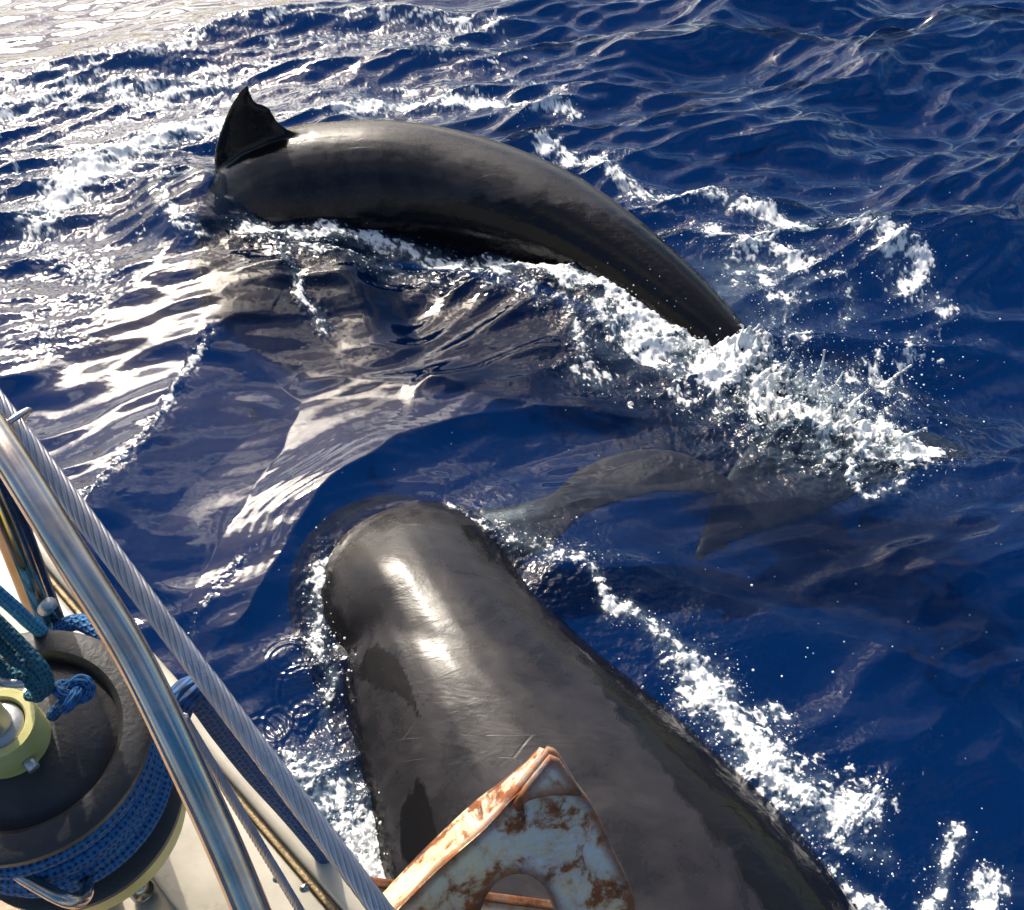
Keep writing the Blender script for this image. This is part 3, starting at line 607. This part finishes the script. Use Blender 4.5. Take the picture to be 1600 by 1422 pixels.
def tail_splash():
    cen, rad = [], []
    r = np.random.default_rng(3)
    path = dense(stroke([(1030,520),(1090,540),(1150,575),(1215,600),(1280,640),(1340,665),(1395,700),(1405,745)]), 6)
    top = [.02, .06, .13, .18, .19, .15, .12, .06]
    for i in range(1500):
        t = r.random(); k = t * (len(path) - 1); a = path[int(k)]; w = np.interp(t, [0, .3, .6, .85, 1], [.05, .12, .17, .13, .06])
        p = a + r.normal(0, w * .55, 2); off = np.hypot(*(p - a)) / w
        lump = .55 + .9 * float(fbm(np.array([p[0]]), np.array([p[1]]), 7, 3, 77)[0])
        h = np.interp(t, np.linspace(0, 1, 8), top) * max(0, 1 - off * .55) * max(0, lump) * (.25 + .75 * r.random())
        cen.append((p[0], p[1], h)); rad.append(.0018 + .0075 * r.random() ** 3)
    # jets thrown up along the far edge, thinning to a drop
    for (px, py, lean, hgt) in ((1268,612,(.02,.05),.20),(1250,610,(-.01,.03),.12),(1225,596,(.03,.06),.12),(1385,612,(.10,.06),.10),(1330,650,(.06,.05),.11),(1410,690,(.08,.0),.08),(1180,562,(.0,.06),.10),(1300,625,(.03,.04),.13),(1150,545,(.02,.05),.10),(1172,548,(.03,.04),.12),(1190,560,(-.02,.05),.10),(1140,535,(.05,.03),.08)):
        g = G(px, py, 0.0); bx, by = r.normal(0, .02, 2)
        for k in range(70):
            f = k / 69; cur = f * f; cen.append((g[0] + lean[0] * cur + bx * math.sin(f * 3) + r.normal(0, .020 * (1 - f) ** 1.5), g[1] + lean[1] * cur + by * math.sin(f * 3) + r.normal(0, .018 * (1 - f) ** 1.5), hgt * f)); rad.append(.010 * (1 - f) + .0045 + .004 * (f > .96))
    # thin curling lips of water
    for (cx, cy, rx, ry, a0, a1, z) in ((1368,728,40,34,-2.6,.9,.06),(1350,742,24,20,2.0,4.6,.05),(1300,690,20,24,.2,2.4,.05),(1240,640,26,16,3.3,5.6,.09)):
        for k in range(110):
            f = k / 109; a = a0 + (a1 - a0) * f; g = G(cx + rx * math.cos(a) + r.normal(0, 2), cy + ry * math.sin(a) + r.normal(0, 2), z * math.sin(f * 3.1)); cen.append(tuple(g + r.normal(0, .004, 3))); rad.append(.003 + .007 * math.sin(f * 3.1) * r.random())
    o = balls('tmp', cen, rad, None, 1)
    m = o.modifiers.new('r', 'REMESH'); m.mode = 'VOXEL'; m.voxel_size = .0038
    s = o.modifiers.new('s', 'SMOOTH'); s.factor = .5; s.iterations = 2
    me = evaluated_mesh(o); bpy.data.objects.remove(o); me.name = 'tail_splash'
    tag(obj('tail_splash', me, M['splash']), 'white splash of broken water thrown up over the sinking tail flukes', 'splash', kind='stuff')
tail_splash()
def spray():
    r = np.random.default_rng(11); cen, rad = [], []
    def burst(px, py, sx, sy, n, zmax, r0=.0018, r1=.006):
        for _ in range(n):
            z = r.random() ** 2 * zmax; g = G(px + r.normal(0, sx), py + r.normal(0, sy), z); cen.append(g); rad.append(r0 + (r1 - r0) * r.random() ** 3)
    burst(1270, 620, 85, 45, 900, .30, .0012, .005); burst(1400, 560, 60, 70, 160, .25); burst(1200, 470, 60, 60, 120, .2); burst(960, 480, 80, 40, 160, .2)
    burst(480, 395, 70, 22, 160, .12); burst(270, 220, 90, 30, 160, .15); burst(650, 170, 140, 25, 120, .15); burst(1250, 380, 120, 40, 160, .15)
    burst(800, 850, 60, 30, 90, .08); burst(520, 1000, 25, 90, 120, .08); burst(560, 1290, 50, 50, 90, .08); burst(1150, 1140, 90, 80, 120, .06)
    tag(balls('spray', cen, rad, M['drop'], 1), 'fine droplets of spray flying above the broken water', 'spray', kind='stuff')
    # bubbles and flecks riding on the foam
    ok = np.where(SEAF > .6)[0]; pick = r.choice(ok, min(9000, len(ok)), replace=False)
    c = SEA[pick] + r.normal(0, .003, (len(pick), 3)) * [1, 1, .5]; rd = .0008 + .0030 * r.random(len(pick)) ** 3
    ed = np.where((SEAZ > .30) & (SEAF < .3))[0]; p2 = r.choice(ed, 4500, replace=False)
    c = np.concatenate([c, SEA[p2]]); rd = np.concatenate([rd, .0010 + .0036 * r.random(len(p2)) ** 3])
    fl = np.array([G(a, b) for a, b in zip(r.uniform(340, 1590, 150), r.uniform(420, 1400, 150))]); c = np.concatenate([c, fl]); rd = np.concatenate([rd, r.uniform(.001, .0028, 150)])
    sq = np.ones((len(c), 3)); sq[:, 2] = .7
    tag(balls('foam_bubbles', c, rd, M['foam'], 1, sq, .10), 'white froth bubbles floating on the churned sea', 'foam', kind='stuff')
spray()

# ------------------------------------------------------------------ the boat
ZD = 1.6
UP = Vector((0, 0, 1))
A0, B0 = Vector(G(30, 810, ZD)), Vector(G(560, 1415, ZD)); RD = (B0 - A0).normalized(); INB = Vector((RD.y, -RD.x, 0)); 
if INB.x > 0: INB = -INB
TIP = B0 + RD * .75; AFT = A0 - RD * 3.2
def on_deck(px, py, z=ZD): return Vector(G(px, py, z))
boat = empty('sailing_boat', (TIP.x - .6, TIP.y + .2, 0))
tag(boat, 'cream bow deck of a sailing boat with steel pulpit rails', 'boat')
def build_hull():
    a2 = math.atan2(-RD.y, -RD.x) + R(52); OT = Vector((math.cos(a2), math.sin(a2), 0)); n = 14; vs, fs = [], []
    def edge(k):                                   # gunwale from starboard aft round the stem to port aft
        if k <= n: return AFT + (TIP - AFT) * (k / n)
        return TIP + OT * (3.6 * (k - n) / n)
    cen = (AFT + TIP + OT * 3.6 + TIP) * .25; cen.z = ZD
    for k in range(2 * n + 1):
        e = edge(k); ins = (cen - e); ins.z = 0; ins.normalize()
        for j, (z, q) in enumerate(((ZD - .03, 0.0), (1.15, .10), (.6, .26), (.0, .44), (-.6, .75))):
            vs.append((e.x + ins.x * q, e.y + ins.y * q, z))
    for k in range(2 * n):
        for j in range(4): fs.append((k * 5 + j, k * 5 + j + 1, k * 5 + j + 6, k * 5 + j + 5))
    obj('hull', mesh_from('hull', vs, fs), M['hull'], boat)
    bm = bmesh.new(); out = [AFT, TIP, TIP + OT * 3.6]
    lo = [bm.verts.new((p.x, p.y, ZD - .04)) for p in out]; hi = [bm.verts.new((p.x, p.y, ZD)) for p in out]
    bm.faces.new(hi); bm.faces.new(lo[::-1])
    for i in range(3): bm.faces.new((lo[i], lo[(i + 1) % 3], hi[(i + 1) % 3], hi[i]))
    bmesh.ops.recalc_face_normals(bm, faces=bm.faces); m = bpy.data.meshes.new('deck'); bm.to_mesh(m); bm.free()
    dk = obj('deck', m, M['paint'], boat, False); 
    return dk, OT
deck, OT = build_hull()
# covering board along the edge, groove and outer strip
obj('covering_board', box_on('covering_board', AFT + INB * .095, TIP - RD * .1 + INB * .095, UP, .125, .022, .006), M['paint'], boat)
obj('brass_strip', box_on('brass_strip', AFT + INB * .026, TIP - RD * .05 + INB * .026, UP, .007, .014, .002), M['gold'], boat)
obj('rubbing_strake', box_on('rubbing_strake', AFT + INB * .002 - UP * .02, TIP - RD * .02 + INB * .002 - UP * .02, UP, .034, .046, .010), M['paint'], boat)
obj('slotted_track', box_on('slotted_track', AFT + INB * .235, TIP - RD * .35 + INB * .235, UP, .030, .026, .003), M['alu'], boat)
# bleached wooden deck planks
s0, s1 = on_deck(0, 1412), on_deck(60, 1385); PD = (s1 - s0).normalized(); PN = Vector((-PD.y, PD.x, 0))
M['plank'] = mat_wood('bleached_planks', (.38, .26, .16), (.50, .37, .24), PD)
M['trim'] = mat_wood('varnished_trim', (.42, .24, .08), (.62, .40, .16), RD)
for k in range(-6, 7):
    c = s0 + PN * (.13 * (k + .5)); bm = bmesh.new(); poly = []
    # clip each plank by the inner edge of the covering board
    for (u, v) in ((-1, -.063), (1, -.063), (1, .063), (-1, .063)): poly.append(c + PD * (1.6 * u) + PN * v)
    def clip(poly, o, nrm):
        res = []
        for i in range(len(poly)):
            a, b = poly[i], poly[(i + 1) % len(poly)]; da, db = (a - o).dot(nrm), (b - o).dot(nrm)
            if da >= 0: res.append(a)
            if da * db < 0: res.append(a + (b - a) * (da / (da - db)))
        return res
    poly = clip(poly, A0 + INB * .245, INB); on = Vector((OT.y, -OT.x, 0)); on = on if (A0 - TIP).dot(on) > 0 else -on
    if len(poly) > 2: poly = clip(poly, TIP + on * .15, on)
    if len(poly) < 3: continue
    lo = [bm.verts.new((p.x, p.y, ZD + .001)) for p in poly]; hi = [bm.verts.new((p.x, p.y, ZD + .012)) for p in poly]
    bm.faces.new(hi); bm.faces.new(lo[::-1])
    for i in range(len(poly)): bm.faces.new((lo[i], lo[(i + 1) % len(poly)], hi[(i + 1) % len(poly)], hi[i]))
    bmesh.ops.recalc_face_normals(bm, faces=bm.faces); bevel_mesh(bm, .0015, 1); m = bpy.data.meshes.new('plank'); bm.to_mesh(m); bm.free()
    obj('plank', m, M['plank'], deck, False)
def dome(name, p, r, h, mat, parent):
    pr = [(0, h)] + [(r * math.sin(a), h * math.cos(a)) for a in np.linspace(.2, 1.57, 7)] + [(r * 1.02, 0)]
    return obj(name, lathe(name, pr[::-1], p, UP, 20), mat, parent)
dome('bolt', on_deck(222, 1392, ZD + .01), .014, .022, M['darksteel'], boat)
for (px, py) in ((475, 1388), (433, 1373), (60, 835), (62, 886)): dome('screw', on_deck(px, py, ZD + .021), .006, .003, M['darksteel'], boat)

# pulpit rail tubes
obj('pulpit_rail', tube_mesh('pulpit_rail', catmull([P(-260, 330, .66), P(-110, 520, .62), P(-20, 660, .59), P(30, 738, .575), P(118, 880, .56), P(205, 1020, .555), P(290, 1192, .55), P(345, 1310, .55), P(392, 1422, .55), P(450, 1570, .55), P(520, 1800, .56)], 10), .0106, 28), M['steel'], boat)
leg_foot = on_deck(150, 1075); 
obj('pulpit_leg', tube_mesh('pulpit_leg', catmull([P(-140, 470, .72), P(-60, 640, .78), P(14, 815, .86), P(70, 960, .93), P(104, 1040, .97), leg_foot], 8), .0158, 24), M['darksteel'], boat)
pin = Vector(P(70, 952, .90)); obj('pin', tube_mesh('pin', [pin, Vector(P(78, 944, .885))], .007, 14), M['alu'], boat)
obj('bow_bail', tube_mesh('bow_bail', catmull([P(-120, 1290, .80), P(-20, 1335, .80), P(40, 1372, .80), P(95, 1403, .80), P(124, 1408, .81), P(136, 1392, .83), P(130, 1375, .87)], 8), .0062, 16), M['steel'], boat)

# ------------------------------------------------------------------ thick stranded wire with a split ring
def stranded(name, a, b, rad, ns, pitch, label, mat, ring_at=None):
    a, b = Vector(a), Vector(b); t = (b - a).normalized(); n = t.orthogonal().normalized(); bb = t.cross(n); L = (b - a).length
    root = empty(name, b); tag(root, label, 'wire')
    obj('core', tube_mesh('core', [a, b], rad * .78, 16), M['darksteel'], root); sr = rad * math.pi / ns * .88
    for k in range(ns):
        pts = []
        steps = int(L / pitch * 26)
        for i in range(steps + 1):
            s = L * i / steps; an = 2 * math.pi * (s / pitch + k / ns); pts.append(a + t * s + (n * math.cos(an) + bb * math.sin(an)) * (rad - sr * .8))
        obj('strand', tube_mesh('strand', pts, sr, 7), mat, root)
    return root
W0, W1 = P(-260, 292, .64), P(760, 1640, .585)
stranded('guard_wire', W0, W1, .0068, 11, .10, 'thick twisted steel wire slanting across the bow beside the polished rail', M['wire'])
stranded('guard_wire', P(285, 1120, .62), P(540, 1540, .86), .0035, 8, .05, 'thin pale wire running down from under the polished rail', M['wire'])
rg_c = Vector(P(20, 660, .625)); rt = (Vector(W1) - Vector(W0)).normalized()
rn = rt.orthogonal().normalized(); rb = rt.cross(rn)
rp = [rg_c + (rn * math.cos(a) + rb * math.sin(a)) * .0125 + rt * (.004 * math.sin(a)) for a in np.linspace(0, 2 * math.pi, 40)]
tag(obj('split_ring', tube_mesh('split_ring', rp, .0022, 10), M['wire']), 'small steel ring looped round the thick wire', 'ring')

# ------------------------------------------------------------------ furling drum
DT = Vector(P(42, 1158, .80)); DAX = Vector((.15, -.14, 1)).normalized(); DB = DT - DAX * .215; RDR = .102     # raked with the stay
DN = DAX.orthogonal().normalized(); DBN = DAX.cross(DN)
drum = empty('furling_drum', DB); tag(drum, 'black furling drum with a cream hub, wound with blue rope', 'furling drum')
o = obj('top_flange', lathe('top_flange', [(.020, .006), (.060, .006), (.066, .001), (.074, -.003), (.076, .006), (.080, .010), (.096, .009), (RDR, .005), (RDR, -.004), (.094, -.008), (.02, -.008)], DT, DAX, 96), M['black'], drum); sharp(o, 40)
o = obj('spool', lathe('spool', [(.058, -.006), (.056, -.09), (.058, -.186)], DT, DAX, 48), M['black'], drum)
o = obj('lower_flange', lathe('lower_flange', [(.02, -.178), (.098, -.178), (.104, -.182), (.104, -.192), (.097, -.196), (.02, -.196)], DT, DAX, 96), M['black'], drum); sharp(o, 40)
o = obj('lower_cup', lathe('lower_cup', [(.090, -.196), (.101, -.198), (.102, -.232), (.096, -.252), (.070, -.260), (.0, -.260)], DT, DAX, 80), M['yellow'], drum); sharp(o, 40)
o = obj('hub', lathe('hub', [(.034, .004), (.0325, .008), (.0315, .046), (.030, .049), (.0235, .049), (.022, .047), (.022, .020)], DT + Vector((-.012, -.002, 0)), DAX, 56), M['yellow'], drum); sharp(o, 40)
o = obj('torque_tube', lathe('torque_tube', [(.0215, .02), (.0205, .044), (.0150, .048), (.0125, .048), (.0125, .30)], DT + Vector((-.012, -.002, 0)), DAX, 40), M['alu'], drum); sharp(o, 40)
for k in range(3):
    a = .6 + k * 2.1; q = DT + Vector((-.012, -.002, 0)) + (DN * math.cos(a) + DBN * math.sin(a)) * .030 + DAX * .022; obj('hub_bolt', tube_mesh('hub_bolt', [q, q + (DN * math.cos(a) + DBN * math.sin(a)) * .012], .005, 12), M['alu'], drum)
# link plates down to the stem fitting
for dx in (-.080, -.040):
    a = DB + Vector((dx + .03, .0, -.03)); b = Vector((DB.x + dx + .03, DB.y, ZD + .005))
    pl = obj('link_plate', box_on('link_plate', b, a, Vector((1, 0, 0)), .034, .006, .0015), M['alu'], drum)
    obj('plate_edge', box_on('plate_edge', b + Vector((.0075, 0, 0)), a + Vector((.0075, 0, 0)), Vector((1, 0, 0)), .020, .003, .001), M['gold'], pl)
# rope turns on the drum, one loose thing
def coil():
    pts = []; turns = 6.2; n = 300; r = np.random.default_rng(2)
    for i in range(n + 1):
        f = i / n; a = 2 * math.pi * turns * f + .5; rr = .086 + .005 * math.sin(f * 21) + .004 * math.sin(a * 2 + 1)
        z = -.024 - .128 * f + .003 * math.sin(a * 1.7)
        pts.append(DT + (DN * math.cos(a) + DBN * math.sin(a)) * rr + DAX * z)
    return pts
tag(obj('furling_rope', tube_mesh('furling_rope', coil(), .0118, 14), M['rope']), 'blue braided rope wound in turns on the black drum', 'rope')
def knot(name, c, r, rad, mat, label, tail=None, parent=None):
    pts = []
    if tail is not None: pts += [Vector(t) for t in tail]
    for i in range(90):
        t = i / 90 * 2 * math.pi * 1.0; x = math.sin(t) + 2 * math.sin(2 * t); y = math.cos(t) - 2 * math.cos(2 * t); z = -math.sin(3 * t)
        pts.append(Vector(c) + Vector((x, y, z * 1.1)) * r / 3)
    return tag(obj(name, tube_mesh(name, pts, rad, 10), mat), label, 'rope')
kc = Vector(P(113, 1082, .745)); knot('stopper_knot', kc, .0125, .0052, M['rope'], 'knotted end of blue rope on the cream hub', [P(82, 1118, .765), P(92, 1106, .755)])
tag(obj('blue_line', tube_mesh('blue_line', catmull([P(90, 985, .93), P(120, 972, .92), P(150, 985, .91), P(172, 1000, .90), P(190, 1030, .90), P(205, 1080, .90)], 8), .0085, 12), M['rope']), 'blue rope bulging up behind the top of the black drum', 'rope')
tag(obj('light_blue_line', tube_mesh('light_blue_line', catmull([P(-120, 830, .70), P(-30, 905, .76), P(20, 948, .80), P(55, 980, .84), P(100, 1010, .90)], 8), .0062, 12), M['cyan']), 'light blue line crossing in front of the dark rail leg', 'rope')
for j, (ofs, lab) in enumerate((((0, 0), 'teal lashing strand nearest the light blue line'), ((-14, 16), 'teal lashing strand tied through the shackle'), ((-26, 40), 'frayed teal lashing strand lying under the others'))):
    tag(obj('lashing', tube_mesh('lashing', catmull([P(-90 + ofs[0], 880 + ofs[1], .66), P(-20 + ofs[0], 955 + ofs[1], .70), P(30 + ofs[0], 1005 + ofs[1], .715 + .004 * j), P(66 + ofs[0] * .6, 1045 + ofs[1] * .6, .72 + .004 * j), P(74 + ofs[0] * .5, 1075 + ofs[1] * .3, .735), P(54 + ofs[0] * .3, 1086, .745)], 8), .0052, 10), M['teal']), lab, 'rope')
sh = [Vector(P(0 + 40 * math.cos(a) + 12, 1052 + 14 * math.sin(a) + 6 * math.cos(a), .735 - .012 * math.sin(a))) for a in np.linspace(-.6, 3.9, 26)]
tag(obj('shackle', tube_mesh('shackle', sh, .0042, 12), M['alu']), 'small grey shackle holding the teal lashing', 'shackle')
# dark blue line hung outside the rail
tag(obj('hanging_line', tube_mesh('hanging_line', catmull([P(262, 1150, .80), P(282, 1096, .79), P(302, 1080, .80), P(322, 1098, .83), P(352, 1142, .90), P(400, 1205, 1.0), P(450, 1262, 1.08), P(490, 1310, 1.13), P(530, 1362, 1.18), P(580, 1430, 1.24)], 8), .0135, 14), M['navy']), 'dark blue rope hanging outside the cream rail', 'rope')

# ------------------------------------------------------------------ rusty anchor
def plate_mesh(name, o, ex, ey, outer, holes, th, bev):
    cu = bpy.data.curves.new('tmp', 'CURVE'); cu.dimensions = '2D'; cu.fill_mode = 'BOTH'; cu.extrude = th / 2 - bev; cu.bevel_depth = bev; cu.bevel_resolution = 3
    for poly in [outer] + holes:
        sp = cu.splines.new('POLY'); sp.points.add(len(poly) - 1); sp.use_cyclic_u = True
        for i, (a, b) in enumerate(poly): sp.points[i].co = (a, b, 0, 1)
    ob = bpy.data.objects.new('tmp', cu); COL.objects.link(ob); me = evaluated_mesh(ob); bpy.data.objects.remove(ob)
    ex, ey = Vector(ex).normalized(), Vector(ey).normalized(); ez = ex.cross(ey)
    mt = Matrix((ex, ey, ez)).transposed().to_4x4(); mt.translation = o; me.transform(mt); me.name = name; me.materials.clear(); return me
AO = Vector(P(857, 1180, 1.16)); 
a_n = Vector((.16, -.72, .66)).normalized(); a_x = Vector((1, 0, 0)); a_x = (a_x - a_n * a_x.dot(a_n)).normalized(); a_y = a_n.cross(a_x)
def to_plate(px, py):
    r = Vector(ray(px, py)); t = (AO - Vector(CAMP)).dot(a_n) / r.dot(a_n); q = Vector(CAMP) + r * t - AO; return (q.dot(a_x), q.dot(a_y))
outer = [to_plate(*p) for p in catmull([np.array(p) for p in ((857,1172),(866,1176),(880,1196),(897,1225),(921,1257),(940,1296),(957,1334),(973,1366),(984,1396),(987,1440),(980,1520),(950,1600),(880,1640),(800,1600),(700,1540),(600,1470),(600,1440),(640,1400),(681,1357),(720,1324),(759,1289),(799,1245),(830,1205))], 3)[:-1]]
hole = [to_plate(*p) for p in catmull([np.array(p) for p in ((756,1394),(772,1374),(795,1361),(822,1360),(846,1374),(860,1398),(872,1430),(876,1475),(850,1510),(800,1510),(760,1475),(745,1430))] + [np.array((756,1394))], 3)[:-1]]
anchor = empty('anchor', AO + a_y * -.3 - a_n * .05); tag(anchor, 'rusty galvanised anchor plate with a round hole, over the grey whale', 'anchor')
obj('fluke_plate', plate_mesh('fluke_plate', AO, a_x, a_y, outer, [hole], .014, .0035), M['rust'], anchor, False)
# raised corner web near the point
web = [to_plate(*p) for p in ((857,1180),(868,1184),(882,1206),(897,1232),(880,1231),(855,1232),(826,1238),(806,1248),(820,1226))]
obj('corner_web', plate_mesh('corner_web', AO + a_n * .011, a_x, a_y, web, [], .010, .004), M['rust'], anchor, False)
def strip(name, top, bot, lift0, lift1, th):
    """folded flange: runs along 'bot' on the plate and rises towards 'top'"""
    vs, fs = [], []; n = len(top)
    for i in range(n):
        for (p, l) in ((bot[i], lift0), (top[i], lift1)):
            a, b = to_plate(*p); q = AO + a_x * a + a_y * b
            d = (Vector(CAMP) - q).normalized(); vs += [q + d * l + a_n * th * .5, q + d * l - a_n * th * .5 - a_x * th * .4]
    for i in range(n - 1):
        j = i * 4; k = j + 4
        fs += [(j, j + 2, k + 2, k), (j + 1, k + 1, k + 3, j + 3), (j, k, k + 1, j + 1), (j + 2, j + 3, k + 3, k + 2)]
    fs += [(0, 1, 3, 2), ((n - 1) * 4, (n - 1) * 4 + 2, (n - 1) * 4 + 3, (n - 1) * 4 + 1)]
    m = mesh_from(name, vs, fs); bm = bmesh.new(); bm.from_mesh(m); bmesh.ops.recalc_face_normals(bm, faces=bm.faces); bevel_mesh(bm, .0028, 3); bm.to_mesh(m); bm.free(); return m
bot = catmull([np.array(p) for p in ((868,1180),(838,1212),(799,1247),(759,1291),(720,1325),(681,1359),(631,1409),(580,1460))], 3)
top = catmull([np.array(p) for p in ((850,1168),(828,1192),(795,1219),(752,1251),(708,1291),(662,1336),(600,1402),(540,1465))], 3)
obj('flange', strip('flange', top, bot, .004, -.045, .012), M['rust2'], anchor, False)
br = empty('anchor_bracket', P(700, 1420, 1.22)); tag(br, 'rust covered bracket bar behind the anchor plate', 'bracket')
obj('back_bar', box_on('back_bar', P(500, 1398, 1.21), P(905, 1452, 1.30), Vector((0, -.2, 1)), .045, .020, .004), M['rust2'], br, False)
obj('back_lip', box_on('back_lip', P(500, 1372, 1.225), P(905, 1424, 1.315), Vector((0, -.2, 1)), .012, .030, .003), M['rust3'], br, False)
